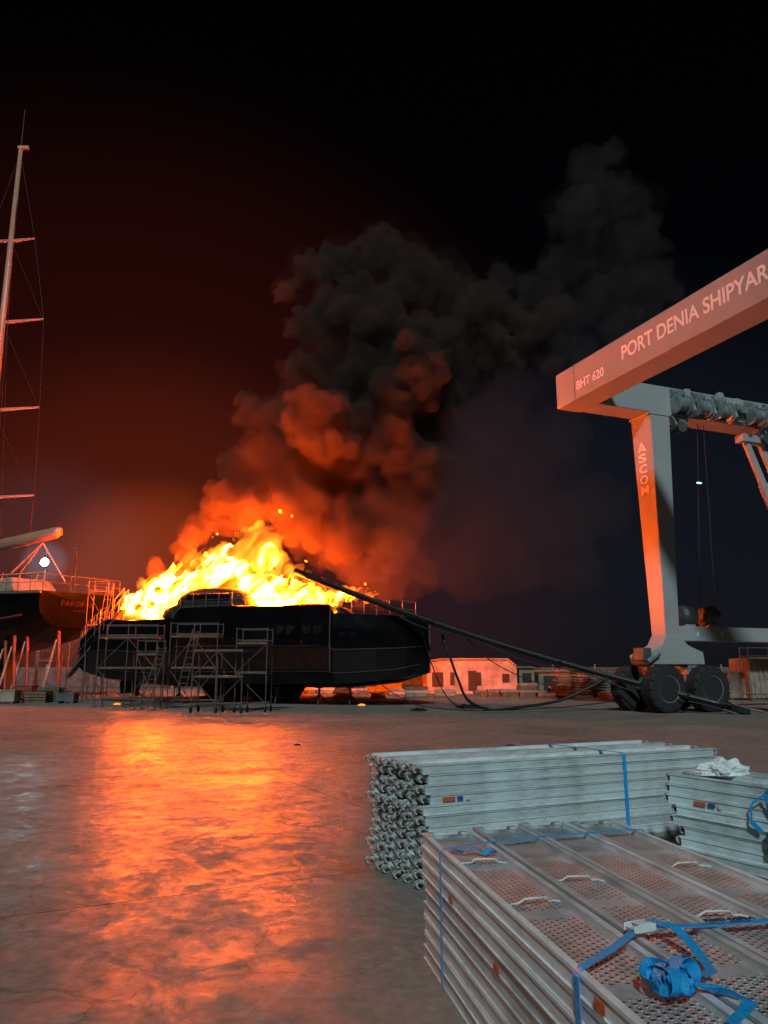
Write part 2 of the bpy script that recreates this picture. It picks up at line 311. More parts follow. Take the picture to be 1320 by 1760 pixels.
# ---------------------------------------------------------------- ground
def ground_mat():
    m,t=newmat('worn_concrete_yard'); b=t.nodes['Principled BSDF']; L=t.links.new
    tc=t.nodes.new('ShaderNodeTexCoord')
    def noise(sc,det=8,ro=.6,dist=0):
        n=t.nodes.new('ShaderNodeTexNoise'); n.inputs['Scale'].default_value=sc; n.inputs['Detail'].default_value=det; n.inputs['Roughness'].default_value=ro; n.inputs['Distortion'].default_value=dist
        L(tc.outputs['Object'],n.inputs['Vector']); return n.outputs['Fac']
    def ramp(f,a,ca,bb,cb):
        r=t.nodes.new('ShaderNodeValToRGB'); r.color_ramp.elements[0].position=a; r.color_ramp.elements[0].color=(*ca,1)
        r.color_ramp.elements[1].position=bb; r.color_ramp.elements[1].color=(*cb,1); L(f,r.inputs[0]); return r.outputs[0]
    def mix(f,a,bb,mode='MIX'):
        x=t.nodes.new('ShaderNodeMixRGB'); x.blend_type=mode
        if isinstance(f,(int,float)): x.inputs[0].default_value=f
        else: L(f,x.inputs[0])
        for i,c in ((1,a),(2,bb)):
            if isinstance(c,tuple): x.inputs[i].default_value=(*c,1)
            else: L(c,x.inputs[i])
        return x.outputs[0]
    base=ramp(noise(.35,10,.65,.6),.33,(.19,.172,.155),.68,(.29,.27,.245))
    fine=ramp(noise(9,8,.75),.35,(.74,.72,.70),.65,(1.1,1.08,1.06))
    col=mix(1.0,base,fine,'MULTIPLY')
    scr=ramp(noise(2.2,10,.72,2.0),.54,(0,0,0),.66,(1,1,1))
    col=mix(scr,col,mix(.3,col,(.44,.41,.38)))
    oil=ramp(noise(.8,4,.5,.3),.26,(1,1,1),.33,(0,0,0))
    col=mix(oil,col,(.13,.11,.10))
    vo=t.nodes.new('ShaderNodeTexVoronoi'); vo.feature='DISTANCE_TO_EDGE'; vo.inputs['Scale'].default_value=.33
    wv=t.nodes.new('ShaderNodeTexNoise'); wv.inputs['Scale'].default_value=1.3; wv.inputs['Detail'].default_value=5; L(tc.outputs['Object'],wv.inputs['Vector'])
    vm=t.nodes.new('ShaderNodeVectorMath'); vm.operation='MULTIPLY_ADD'; L(wv.outputs['Color'],vm.inputs[0]); vm.inputs[1].default_value=(1.1,1.1,0); L(tc.outputs['Object'],vm.inputs[2])
    L(vm.outputs[0],vo.inputs['Vector'])
    crack=ramp(vo.outputs['Distance'],.0,(1,1,1),.003,(0,0,0))
    mp=t.nodes.new('ShaderNodeMapping'); mp.inputs['Rotation'].default_value=(0,0,R(-27)); mp.inputs['Location'].default_value=(1.0,-.9,0); L(tc.outputs['Object'],mp.inputs[0])
    bk=t.nodes.new('ShaderNodeTexBrick'); bk.offset=0; bk.inputs['Scale'].default_value=1; bk.inputs['Brick Width'].default_value=5.2; bk.inputs['Row Height'].default_value=5.2; bk.inputs['Mortar Size'].default_value=.007
    bk.inputs['Mortar Smooth'].default_value=.1; L(mp.outputs[0],bk.inputs[0])
    col=mix(bk.outputs['Fac'],col,(.07,.06,.055)); cc=mix(crack,(0,0,0),(.45,.45,.45)); col=mix(cc,col,(.08,.07,.06))
    L(col,b.inputs['Base Color'])
    rr=noise(.55,8,.7,1.2); r2=noise(3.0,9,.75,2.0)
    rm=t.nodes.new('ShaderNodeMapRange'); rm.inputs[1].default_value=.35; rm.inputs[2].default_value=.65; rm.inputs[3].default_value=.28; rm.inputs[4].default_value=.50; L(rr,rm.inputs[0])
    rm2=t.nodes.new('ShaderNodeMapRange'); rm2.inputs[1].default_value=.38; rm2.inputs[2].default_value=.62; rm2.inputs[3].default_value=-.10; rm2.inputs[4].default_value=.2; L(r2,rm2.inputs[0])
    ad=t.nodes.new('ShaderNodeMath'); ad.operation='ADD'; L(rm.outputs[0],ad.inputs[0]); L(rm2.outputs[0],ad.inputs[1]); L(ad.outputs[0],b.inputs['Roughness'])
    sp1=t.nodes.new('ShaderNodeMapRange'); sp1.interpolation_type='SMOOTHSTEP'; sp1.inputs[1].default_value=.43; sp1.inputs[2].default_value=.66; sp1.inputs[3].default_value=.002; sp1.inputs[4].default_value=.062; L(noise(1.0,10,.82,2.2),sp1.inputs[0])
    L(sp1.outputs[0],b.inputs['Specular IOR Level'])
    b1=t.nodes.new('ShaderNodeBump'); b1.inputs['Strength'].default_value=.14; b1.inputs['Distance'].default_value=.03; L(noise(1.6,8,.6,.5),b1.inputs['Height'])
    b2=t.nodes.new('ShaderNodeBump'); b2.inputs['Strength'].default_value=.25; b2.inputs['Distance'].default_value=.005; L(noise(25,6,.7),b2.inputs['Height']); L(b1.outputs[0],b2.inputs['Normal'])
    b3=t.nodes.new('ShaderNodeBump'); b3.invert=True; b3.inputs['Strength'].default_value=.6; b3.inputs['Distance'].default_value=.01; L(bk.outputs['Fac'],b3.inputs['Height']); L(b2.outputs[0],b3.inputs['Normal'])
    L(b3.outputs[0],b.inputs['Normal'])
    return m
g=MB().add([(-900,-60,0),(900,-60,0),(900,1500,0),(-900,1500,0)],[(0,1,2,3)]).build('ground',ground_mat())
tag(g,'worn concrete shipyard floor reflecting the fire','ground',kind='structure')

# ---------------------------------------------------------------- scaffold decks
DL,DW,DH=3.07,.306,.074
def deck_proto():
    root=thing('scaffold_deck',(0,0,0),'x','scaffold deck')
    prof=[(-.003,0),(-.003,.006),(.004,.008),(.004,.058),(-.003,.061),(-.003,DH),(.026,DH),(.026,DH-.006),(.0245,DH-.006),(.0245,.006),(.026,.006),(.026,0)]
    for sgn in (0,1):
        pl=[(0,(y if not sgn else DW-y),z) for y,z in prof]
        MB().prism(pl,(DL,0,0)).build('side_rail',M['steel'],root)
    mb=MB(); mb.box((DL/2,DW/2,.040),DL-.02,DW-.046,.003); mb.build('perforated_plate',M['perf'],root)
    for xe,dr in ((0,-1),(DL,1)):
        mb=MB(); mb.box((xe-dr*.006,DW/2,.033),.008,DW-.05,.05); mb.build('end_plate',M['steel_old'],root)
        for yy in (.030,DW-.072):
            a=[]; inn=[]
            for k in range(9):
                th=math.pi/2-math.pi*1.05*k/8; a.append((.045+.028*math.cos(th),.038+.028*math.sin(th)))
                th=math.pi/2-math.pi*1.0*k/8; inn.append((.045+.014*math.cos(th),.038+.014*math.sin(th)))
            poly=[(0,.068)]+[(.045,.068)]+a+inn[::-1]+[(.03,.050),(.0,.030)]
            poly=[(xe+dr*x,yy,z) for x,z in poly]
            MB().prism(poly,(0,.042,0)).build('hook',M['hook'],root,bevel=.002)
    return root
proto=deck_proto()
kids=list(proto.children)
used=[False]
ORD=['first','second','third','fourth','fifth','sixth','seventh','eighth','ninth','tenth','eleventh','twelfth','thirteenth']
PIT=DW+.016
def place_deck(loc,rz,label,group):
    if not used[0]: r=proto; used[0]=True
    else:
        r=proto.copy(); C.objects.link(r)
        for k in kids:
            c=k.copy(); C.objects.link(c); c.parent=r
    r.location=loc; r.rotation_euler=(0,0,rz); r['label']=label; r['group']=group
    return r
def stack(org,ang,layers,cols,name,colnames,jl=.012,coljit=0,gap=.0008,sj=.006):
    a=Vector((math.cos(ang),math.sin(ang),0)); w=Vector((-math.sin(ang),math.cos(ang),0))
    cj=[random.uniform(-1,1)*coljit for _ in range(cols)]
    for k in range(layers):
        lj=random.uniform(-jl,jl)
        for c in range(cols):
            j=random.uniform(-jl,jl)+lj+cj[c]
            loc=Vector((*org,0))+a*j+w*(c*PIT+random.uniform(-.003,.003)+(random.uniform(-sj,0) if c==0 else 0))+Z*(k*(DH+gap)+.0005)
            n=layers-1-k
            lay='topmost layer' if n==0 else ('bottom layer' if k==0 else ORD[n]+' layer from the top')
            place_deck(loc,ang+random.uniform(-.002,.002),f'galvanised scaffold deck in {name}, {colnames[c]}, {lay}',f'scaffold decks of the {name}')
    return a,w
HA=12; angA=R(25.5)
aA,wA=stack((.33,6.2),angA,HA,3,'rear stack',['nearest column','middle column','farthest column'],.022)
angB=R(-79.6); bB=Vector((math.cos(angB),math.sin(angB),0)); cB=Vector((-math.sin(angB),math.cos(angB),0))
HB=9
stack((.22,4.9),angB,HB,4,'front stack',['leftmost column','second column','third column','rightmost column'],.035,.12,sj=.018)
angC=R(-60); bC=Vector((math.cos(angC),math.sin(angC),0)); cC=Vector((-math.sin(angC),math.cos(angC),0))
HC=11
stack((2.25,6.25),angC,HC,2,'right stack',['left column','right column'],.06,sj=.018)
TB=HB*(DH+.0008); TA=HA*(DH+.0008); TC=HC*(DH+.0008)
def LB(l,w,z): return Vector((.22,4.9,0))+bB*l+cB*w+Z*z
def LA(l,w,z): return Vector((.33,6.2,0))+aA*l+wA*w+Z*z
def LC(l,w,z): return Vector((2.25,6.25,0))+bC*l+cC*w+Z*z
def sticker(c,ax,up,w,h,m,name,label):
    ax=Vector(ax);n=ax.cross(up)
    return solo(MB().box(c,w,h,.002,ax,up,n),name,m,c,label,'sticker')
for (k,l,dx,mm,nm,lb) in [(8,.18,.11,'orange','sticker','orange sticker on the side of the rear stack'),(8,.28,.05,'bluest','sticker','blue sticker beside the orange one on the rear stack'),(8,.35,.03,'paper','sticker','white sticker on the side rail of the rear stack')]:
    sticker(LA(l,-.015,(k+.5)*(DH+.0008)),aA,Z,dx,.030,M[mm],nm,lb)
for (k,l,mm,lb,dx) in [(8,.22,'orange','orange sticker on the side of the right stack',.10),(8,.32,'bluest','blue sticker on the side of the right stack',.06),(8,.39,'paper','white sticker on the side of the right stack',.03)]:
    sticker(LC(l,-.025,(k+.5)*(DH+.0008)),bC,Z,dx,.030,M[mm],'sticker',lb)
for i,(k,l,lb) in enumerate([(6,.75,'small orange sticker on the front stack, farthest of the three'),(5,1.45,'small orange sticker halfway along the front stack'),(8,2.42,'orange sticker nearest the camera on the front stack')]):
    sticker(LB(l,-.025,(k+.5)*(DH+.0008)),bB,Z,.07,.030,M['orange'],'sticker',lb)
def handle(l,w,lb,rot=0):
    z=TB-.028; c=LB(l,w,z); a=(cB*math.cos(rot)+bB*math.sin(rot)); s=(-cB*math.sin(rot)+bB*math.cos(rot))
    pts=[c-a*.12+s*.0,c-a*.10-s*.02,c-a*.07-s*.02,c-a*.05+Z*.022,c+a*.05+Z*.022,c+a*.07-s*.02,c+a*.10-s*.02,c+a*.12+s*.01]
    solo(MB().path(pts,.005,6),'locking_rod',M['paper'],c,lb,'locking rod','bent rods lying on the front stack',smooth=True)
handle(.75,.16,'bent wire rod lying across leftmost column near its far end',.15)
handle(1.45,.155,'bent wire rod lying across leftmost column near its middle',-.1)
handle(1.15,.48,'bent wire rod lying across the second column',.1)
handle(1.75,.80,'bent wire rod lying across third column nearest the camera',.1)
handle(1.0,1.125,'bent wire rod lying across the rightmost column',.0)

# straps
root=thing('ratchet_strap',LB(2.25,-.01,TB),'blue ratchet strap with silver buckle nearest the camera on front stack','strap','blue straps')
WB=4*PIT
pts=[LB(2.27,-.027,.02),LB(2.27,-.027,TB*.5),LB(2.26,-.027,TB-.01),LB(2.24,.0,TB+.006),LB(2.13,.16,TB+.014),LB(2.02,.30,TB+.028)]
MB().ribbon(pts,bB*.04).build('webbing',M['blue'],root)
pts=[LB(1.98,.38,TB+.030),LB(1.95,.6,TB+.012),LB(1.93,.9,TB+.008),LB(1.91,WB,TB+.006),LB(1.91,WB+.016,TB-.01),LB(1.91,WB+.016,.02)]
MB().ribbon(pts,bB*.04+cB*.004).build('webbing',M['blue'],root)
text('printed_lettering','PORT DENIA',LB(1.960,.62,TB+.019),cB,-bB,.20,.024,M['blueprint'],root)
mb=MB(); c=LB(2.0,.335,TB+.036); bx=(cB*.95-bB*.25).normalized(); by=Z.cross(bx)
for s_ in (-1,1): mb.box(c+by*(.026*s_),.10,.004,.026,bx,by)
mb.tube(c-bx*.042-by*.026,c-bx*.042+by*.026,.005); mb.tube(c+bx*.042-by*.026,c+bx*.042+by*.026,.005); mb.tube(c-by*.026,c+by*.026,.010)
mb.box(c+Z*.012+bx*.01,.062,.040,.004,bx,by)
mb.build('buckle',M['plastic'],root,bevel=.002)
tail=[LB(2.0,.37,TB+.055),LB(2.04,.43,TB+.05),LB(2.12,.44,TB+.03),LB(2.24,.42,TB+.01),LB(2.36,.38,TB+.01),LB(2.44,.30,TB+.03)]
MB().ribbon(tail,[cB*.035,cB*.03+bB*.02,cB*.035,cB*.035,cB*.025+bB*.025,bB*.035]).build('loose_tail',M['blue'],root)
mb=MB(); cc=LB(2.43,.19,TB-.012); rq=random.Random(8)
for q in range(8):
    pts=[];sds=[]; rr=.036+.005*(q%4); ph=q*1.1
    tl=V(rq.uniform(-.8,.8),rq.uniform(-1,.1),rq.uniform(.1,.6)).normalized()
    e1=tl.cross(V(0,0,1)).normalized(); e2=tl.cross(e1); oc=V(rq.uniform(-.045,.045),rq.uniform(-.045,.045),rq.uniform(-.005,.012)); nseg=20
    for i in range(nseg):
        th=ph+i*2*math.pi/nseg*.9
        p=cc+oc+e1*math.cos(th)*rr*1.45+e2*math.sin(th)*rr*(.8+.15*math.sin(th*2))+Z*.045
        tw=.5*math.sin(th+q)
        pts.append(p); sds.append((tl*math.cos(tw)+e1*math.sin(tw))*.038)
    mb.ribbon(pts,sds,.0018)
mb.build('bunched_tail',M['blue'],root)
pts=[LB(2.48,.24,TB+.03),LB(2.52,.31,TB+.02),LB(2.58,.36,TB+.008),LB(2.63,.30,TB+.004),LB(2.69,.22,TB+.004)]
MB().ribbon(pts,[bB*.04,bB*.03+Z*.03,cB*.02+bB*.04,bB*.04,bB*.04]).build('loose_end',M['blue'],root)

root=thing('ratchet_strap',LB(.5,-.01,TB),'blue strap round far end of front stack with crumpled tail','strap','blue straps')
pts=[LB(.56,-.027,.02),LB(.55,-.027,TB-.01),LB(.54,.0,TB+.006),LB(.42,.30,TB+.006),LB(.33,.65,TB+.006),LB(.28,1.0,TB+.006),LB(.25,WB,TB+.006),LB(.25,WB+.016,TB-.01),LB(.25,WB+.016,.02)]
MB().ribbon(pts,bB*.022).build('webbing',M['blue'],root)
pts=[LB(.52,.03,TB+.012),LB(.56,.10,TB-.01),LB(.57,.16,TB+.012),LB(.60,.20,TB-.012),LB(.585,.25,TB+.008),LB(.61,.30,TB-.01),LB(.60,.27,TB-.015),LB(.56,.22,TB-.016)]
MB().ribbon(pts,[bB*.05,bB*.045+Z*.02,bB*.05,bB*.04-Z*.02,bB*.05,bB*.05,bB*.05,bB*.05]).build('crumpled_tail',M['blue'],root)
WA=3*PIT
root=thing('ratchet_strap',LA(1.95,-.01,TA),'blue strap running down the side of the rear stack','strap','blue straps')
pts=[LA(1.95,-.018,.02),LA(1.94,-.018,TA-.01),LA(1.93,.0,TA+.006),LA(1.9,.45,TA+.006),LA(1.85,WA,TA+.006),LA(1.85,WA+.012,TA-.01),LA(1.85,WA+.012,.02)]
MB().ribbon(pts,aA*.035).build('webbing',M['blue'],root)
WC=2*PIT
root=thing('ratchet_strap',LC(.75,-.01,TC),'blue strap with dark ratchet round the right stack','strap','blue straps')
pts=[LC(.80,-.028,.02),LC(.80,-.028,TC-.01),LC(.80,.0,TC+.006),LC(.7,WC,TC+.006),LC(.7,WC+.012,TC-.01),LC(.7,WC+.012,.02)]
MB().ribbon(pts,bC*.04).build('webbing',M['blue'],root)
mb=MB(); c=LC(.80,-.050,TC-.36); mb.box(c,.06,.03,.14,bC,cC); mb.tube(c-bC*.04+Z*.05,c+bC*.04+Z*.05,.012); mb.tube(c-bC*.04-Z*.05,c+bC*.04-Z*.05,.012); mb.build('ratchet',M['crane_dark'],root,bevel=.003)
pts=[LC(.72,-.04,TC-.30),LC(.66,-.06,TC-.24),LC(.68,-.07,TC-.12),LC(.78,-.06,TC-.05),LC(.84,-.06,TC-.16),LC(.82,-.05,TC-.3)]
MB().ribbon(pts,[bC*.02+Z*.03]*6).build('loose_tail',M['blue'],root)
def crumple(c,r,name,m,label,cat,flat=.45):
    bm=bmesh.new(); bmesh.ops.create_icosphere(bm,subdivisions=4,radius=1)
    for v in bm.verts:
        n=N.noise(v.co*2.2)*.55+N.noise(v.co*5+V(3,1,2))*.28+N.noise(v.co*11)*.12
        v.co=v.co*(1+n); v.co.z=max(-.35,v.co.z)*flat; v.co=V(v.co.x*r*1.3,v.co.y*r*.8,v.co.z*r)
    zmin=min(v.co.z for v in bm.verts)
    for v in bm.verts: v.co.z-=zmin
    me=bpy.data.meshes.new(name); bm.to_mesh(me); bm.free(); me.materials.append(m)
    o=bpy.data.objects.new(name,me); C.objects.link(o); o.location=c; return tag(o,label,cat)
crumple(LC(.22,.28,TC),.13,'plastic_bag',M['plastic'],'crumpled white plastic bag lying on top of the right stack','plastic bag',.6)

# ---------------------------------------------------------------- boat hoist (crane)
u=V(.375,-.927,0).normalized(); w=V(.927,.375,0).normalized()
A0=V(7.3,31.1,0); ZB,ZT=12.4,13.9
def K(a,b,z): return A0+w*a+u*b+Z*z
hoist=thing('boat_hoist',K(4.4,.6,0),'huge grey boat hoist on rubber wheels lettered along its top beam','boat hoist')
MB().loft([[K(0,0,ZB),K(0,26,ZB),K(0,26,ZT),K(0,0,ZT)],[K(1.2,0,ZB),K(1.2,26,ZB),K(1.2,26,ZT),K(1.2,0,ZT)]]).build('cross_beam',M['crane'],hoist,bevel=.03)
MB().box(K(-.004,1.27,ZB+.75),.01,.03,1.5,w,u).build('weld_seam',M['crane_dark'],hoist)
mb=MB(); mb.box(K(1.2+8.4,.61,(ZB+ZT)/2-.1),16.7,1.18,1.25,w,u); ub=mb.build('upper_beam',M['crane'],hoist,bevel=.03)
text('beam_lettering','PORT DENIA SHIPYARD',K(-.006,4.25,12.95),u,Z,7.12,.56,M['lettering'],hoist,.020)
text('beam_lettering','BHT 620',K(-.006,1.42,12.76),u,Z,1.75,.38,M['lettering'],hoist,.022)
mid=K(4.35,.62,0)
def rect(c,hw,hu,z): return [c-w*hw-u*hu+Z*z,c-w*hw+u*hu+Z*z,c+w*hw+u*hu+Z*z,c+w*hw-u*hu+Z*z]
MB().loft([rect(mid,.34,.42,2.75),rect(mid,.52,.62,12.43)]).build('leg',M['crane'],hoist,bevel=.03)
MB().box(mid+Z*12.35,1.2,1.3,.08,w,u).build('leg_flange',M['crane'],hoist,bevel=.02)
zt=11.1
for i,ch in enumerate('ASCOM'):
    z=zt-.30-i*.47
    fr=(z-2.75)/(12.43-2.75); hw=.34+(.52-.34)*fr+.012
    if ch=='A':
        mb=MB(); c=mid-w*(hw+.01)+Z*z-u*.05
        for s_ in (-1,1):
            mb.prism([c+u*(s_*.27),c+u*(s_*.15),c+u*0.0+Z*.28,c+Z*.44],-w*.006)
        mb.prism([c-u*.10+Z*.06,c+u*.10+Z*.06,c+u*.07+Z*.13,c-u*.07+Z*.13],-w*.006)
        mb.build('leg_lettering',M['lettering'],hoist)
    else: text('leg_lettering',ch,mid-w*(hw+.012)+Z*z-u*.30,u,Z,.48,.38,M['lettering'],hoist,.025)
MB().box(mid+w*7.4+Z*3.1,14.0,.62,.6,w,u).build('lower_beam',M['crane'],hoist,bevel=.03)
for i,(a,ch) in enumerate(((1.35,'6'),(2.65,'7'))): text('beam_number',ch,mid+w*a+u*.318+Z*3.0,w,Z,.12,.2,M['lettering'],hoist,.02)
ft=[(-1.45,1.85),(-1.55,2.2),(-.6,2.62),(-.36,3.0),(.36,3.0),(.75,2.62),(1.5,2.35),(1.55,1.85)]
MB().prism([mid+w*a+Z*z-u*.45 for a,z in ft],u*.9).build('foot',M['crane'],hoist,bevel=.03)
for cx in (-.95,.95):
    MB().box(mid+w*cx+Z*1.45,.5,.8,.8,w,u).build('wheel_bracket',M['crane_mid'],hoist,bevel=.03)
MB().box(mid-w*1.5+Z*2.25+u*.3,.4,.6,.5,w,u).build('motor_box',M['crane_dark'],hoist,bevel=.03)
MB().tube(mid-w*.9+u*.5+Z*2.3,mid-w*1.5+u*.5+Z*1.95,.15,n=12).build('drive_motor',M['crane_mid'],hoist)
def wheel(c):
    prof=[(-.30,.50),(-.33,.60),(-.31,.80),(-.24,.90),(.24,.90),(.31,.80),(.33,.60),(.30,.50)]
    mb=MB(); mb.lathe(c,u,prof,40)
    for k in range(30):
        th=2*math.pi*k/30; d=w*math.cos(th)+Z*math.sin(th)
        mb.box(c+d*.86+u*.15*(1 if k%2 else -1),.34,.05,.10,u,d.cross(u),d)
    ty=mb.build('tyre',M['tyre'],hoist)
    MB().lathe(c,u,[(-.24,.48),(-.30,.52),(-.1,.48),(-.1,.3),(-.2,.18),(.2,.18),(.12,.3),(.12,.46),(.31,.52),(.29,.48)],28).build('rim',M['crane_mid'],ty)
    MB().lathe(c,u,[(.15,.16),(.27,.15),(.29,.09)],16).build('hub',M['crane_mid'],ty)
for cx in (-1.1,1.1):
    for cu in (-.92,.92):
        wheel(mid+w*cx+u*cu+Z*.915)
    MB().tube(mid+w*cx-u*1.15+Z*.915,mid+w*cx+u*1.15+Z*.915,.12,n=12).build('axle',M['crane_dark'],hoist)
mz=12.85
for a in (.95,2.1,3.3,5.2,6.3,8.0):
    c=mid+w*a+u*.85
    wd=MB().lathe(c+Z*(mz),w,[(-.3,.30),(-.27,.42),(-.22,.42),(-.2,.3),(.3,.3),(.32,.42),(.37,.42),(.4,.30)],20).build('winch_drum',M['crane_mid'],hoist)
    MB().prism([c+w*.48+Z*(mz-.55)-u*.2,c+w*.48+Z*(mz+.3)-u*.2,c+w*.48+Z*(mz+.45)+u*.1,c+w*.48+Z*(mz-.3)+u*.35],w*.1).build('winch_bracket',M['crane'],wd,bevel=.02)
    MB().tube(c+Z*(mz+.55)-w*.3-u*.2,c+Z*(mz+.55)+w*.35-u*.2,.18,n=12).build('winch_motor',M['crane_mid'],wd)
    MB().tube(c+Z*(mz+.1)+w*.58,c+Z*(mz+.1)+w*1.0,.13,n=12).build('gearbox',M['crane_dark'],wd)
MB().box(mid+w*4.5+u*.74+Z*13.1,.6,.3,.4,w,u).build('control_cabinet',M['crane_mid'],hoist,bevel=.02)
for k,(aa,hh) in enumerate(((1.7,.3),(3.6,.4),(4.6,.25),(7.2,.35))):
    MB().prism([mid+w*(aa-.3)+u*.4+Z*13.4,mid+w*(aa+.3)+u*.4+Z*13.4,mid+w*(aa+.12)+u*.4+Z*(13.45+hh),mid+w*(aa-.12)+u*.4+Z*(13.45+hh)],u*.2).build('beam_lug',M['crane'],ub,bevel=.02)
for k in range(3):
    z=12.45+.13*k; MB().path([mid+w*(1+q*.9)+u*.68+Z*(z-.08*math.sin(q*1.6+k)) for q in range(9)],.03,6).build('hose',M['crane_dark'],hoist)
for a in (1.15,6.1):
    c=mid+w*a+u*.3+Z*12.0
    mb=MB(); mb.prism([c-w*.45+Z*.38,c+w*.45+Z*.38,c+w*.2-Z*.1,c-w*.2-Z*.1],u*.3); sb=mb.build('sheave_block',M['crane'],hoist,bevel=.02)
    MB().lathe(c+u*.15-Z*.05,u,[(-.22,.26),(-.1,.24),(.1,.24),(.22,.26)],20).build('sheave',M['crane_dark'],sb)
for q,(a,dx) in enumerate(((5.15,1.5),(6.05,1.5))):
    p=mid+w*a+u*.2+Z*12.0; e=p+w*dx*1.2-Z*4.2
    MB().path([p,p.lerp(e,.5),p.lerp(e,.5),e],[.17,.17,.22,.22],10).build('hydraulic_strut',M['crane'],hoist)
MB().box(mid+w*5.6+u*.2+Z*11.95,1.5,.5,.35,w,u).build('strut_bracket',M['crane'],hoist,bevel=.02)
top1=mid+w*2.35+u*.3+Z*12.3
for dx,dd in ((0,-.1),(.35,.75)):
    MB().tube(top1+w*dx,mid+w*(1.75+dd)+u*.3+Z*3.9,.018,n=5).build('hoist_rope',M['wire'],hoist)
for a in (1.15,2.35):
    c=mid+w*a+Z*3.85
    wp=MB().lathe(c-w*.42,w,[(0,.2),(.05,.36),(.2,.44),(.64,.44),(.79,.36),(.84,.2)],20).build('winch_pot',M['crane_dark'],hoist)
    MB().box(c-Z*.42,.5,.5,.12,w,u).build('winch_seat',M['crane'],wp)
solo(MB().box(mid+w*2.18+u*.3+Z*9.6,.22,.06,.05,w,u),'small_lamp',M['smalllamp'],mid+w*2.18+u*.3+Z*9.6,'small greenish lamp hanging between the hoist ropes','lamp')

# ---------------------------------------------------------------- burning yacht
yacht=thing('burning_yacht',ctr0+ax*HLEN*.5,'long dark sailing yacht on stands with flames across its deck','yacht')
sheer=[(0,2.9),(.03,3.3),(.07,3.8),(.13,4.25),(.20,4.15),(.335,4.2),(.35,4.70),(.5,4.76),(.765,4.66),(.78,4.25),(.92,4.15),(.98,4.0),(1,3.9)]
bott=[(0,1.9),(.05,1.4),(.14,1.0),(.3,.80),(.5,.74),(.8,.80),(.93,1.05),(1,1.5)]
half=[(0,1.2),(.03,1.9),(.1,2.6),(.25,3.2),(.5,3.5),(.7,3.3),(.78,3.0),(.88,1.95),(.95,1.05),(1,.12)]
ss=sorted(set([0,.03,.07,.13,.20,.26,.335,.35,.42,.5,.6,.7,.765,.78,.83,.88,.92,.95,.98,1]))
secs=[(1.0,1.0),(1.03,.80),(1.03,.52),(1.02,.50),(.99,.22),(.95,.06),(.45,.005),(0,0)]
def hullpt(s,k,sd):
    hb=interp(half,s); zt_=interp(sheer,s); zb=interp(bott,s); f,zz=secs[k]
    return axis(s)+nr*(hb*f*sd)+Z*(zb+(zt_-zb)*zz)
rings=[[hullpt(s,k,1) for k in range(8)]+[hullpt(s,k,-1) for k in range(6,-1,-1)] for s in ss]
hull=MB().loft(rings,cap=True,closed=True).build('hull',M['hull'],yacht,bevel=.02)
for zz,rr,nm,mm in ((.51,.04,'rubbing_strake','hull_low'),(.20,.03,'boot_stripe','hull_low')):
    pts=[]
    for s in ss[1:-1]:
        hb=interp(half,s); zt_=interp(sheer,s); zb=interp(bott,s)
        pts.append(axis(s)+nr*(hb*(1.035 if zz>.5 else 1.0))+Z*(zb+(zt_-zb)*zz))
    MB().path(pts,rr,6).build(nm,M[mm],hull)
s=.772; pts=[hullpt(s,k,1)+nr*.10 for k in (0,1,2,3,4)]; MB().path(pts,.03,5).build('bulwark_edge',M['tube'],hull)
def panel(sa,sb,ka,kb,off,name,m,par=None):
    a0,a1,b0_,b1=hullpt(sa,ka,1),hullpt(sa,kb,1),hullpt(sb,ka,1),hullpt(sb,kb,1); o_=nr*off
    return MB().loft([[a0+nr*.0,a0+o_,a1+o_,a1],[b0_,b0_+o_,b1+o_,b1]]).build(name,m,par or hull,bevel=.01)
panel(.50,.605,0,2,.07,'side_plating',M['hull']); panel(.612,.688,0,2,.08,'side_plating',M['hull']); panel(.695,.768,0,2,.07,'side_plating',M['hull'])
panel(.36,.492,0,2,.05,'side_plating',M['hull'])
MB().path([hullpt(1,k,1)+ax*.03 for k in range(0,7)],.04,6).build('stem_band',M['tube'],hull)
for s in (.10,.13,.225,.26,.80,.83):
    c=hullpt(s,1,1).lerp(hullpt(s,2,1),.3)+nr*.04
    MB().box(c,.34,.05,.22,ax,nr).build('hull_window',M['glass'],hull,bevel=.01)
for s in (.635,.665,.71,.74):
    c=hullpt(s,0,1).lerp(hullpt(s,2,1),.62)+nr*.11
    MB().box(c,.42,.03,.42,ax,(nr-Z*.28).normalized(),(Z+nr*.28).normalized()).build('hull_window',M['glass'],hull,bevel=.01)
def dh(s0,s1,off,hw,z0,z1,name,m,n=11,pw=.5):
    rg=[]
    for i in range(n):
        k=i/(n-1); s=s0+(s1-s0)*k; e=max(.02,(1-abs(2*k-1)**2.6))**pw; c=axis(s)+nr*off
        rg.append([c+nr*(hw*x*min(1,e+.25))+Z*(z0+(z1-z0)*e*zf) for x,zf in ((1,0),(.98,.45),(.9,.78),(.6,.95),(0,1),(-.6,.95),(-.9,.78),(-.98,.45),(-1,0))])
    return MB().loft(rg).build(name,m,yacht,smooth=True)
whs=dh(.31,.53,1.6,1.3,4.1,5.9,'wheelhouse',M['char'],pw=.3)
dh(.27,.56,1.7,1.45,4.1,5.2,'wheelhouse_base',M['char'])
dh(.5,.80,.2,1.8,4.2,5.0,'coachroof',M['char'])
dh(.08,.27,.3,1.6,3.9,4.65,'cockpit_coaming',M['char'])
c=axis(.42)+nr*2.95+Z*5.3; MB().box(c,2.3,.05,.28,ax,nr).build('wheelhouse_window',M['glass'],whs,bevel=.02)
mb=MB()
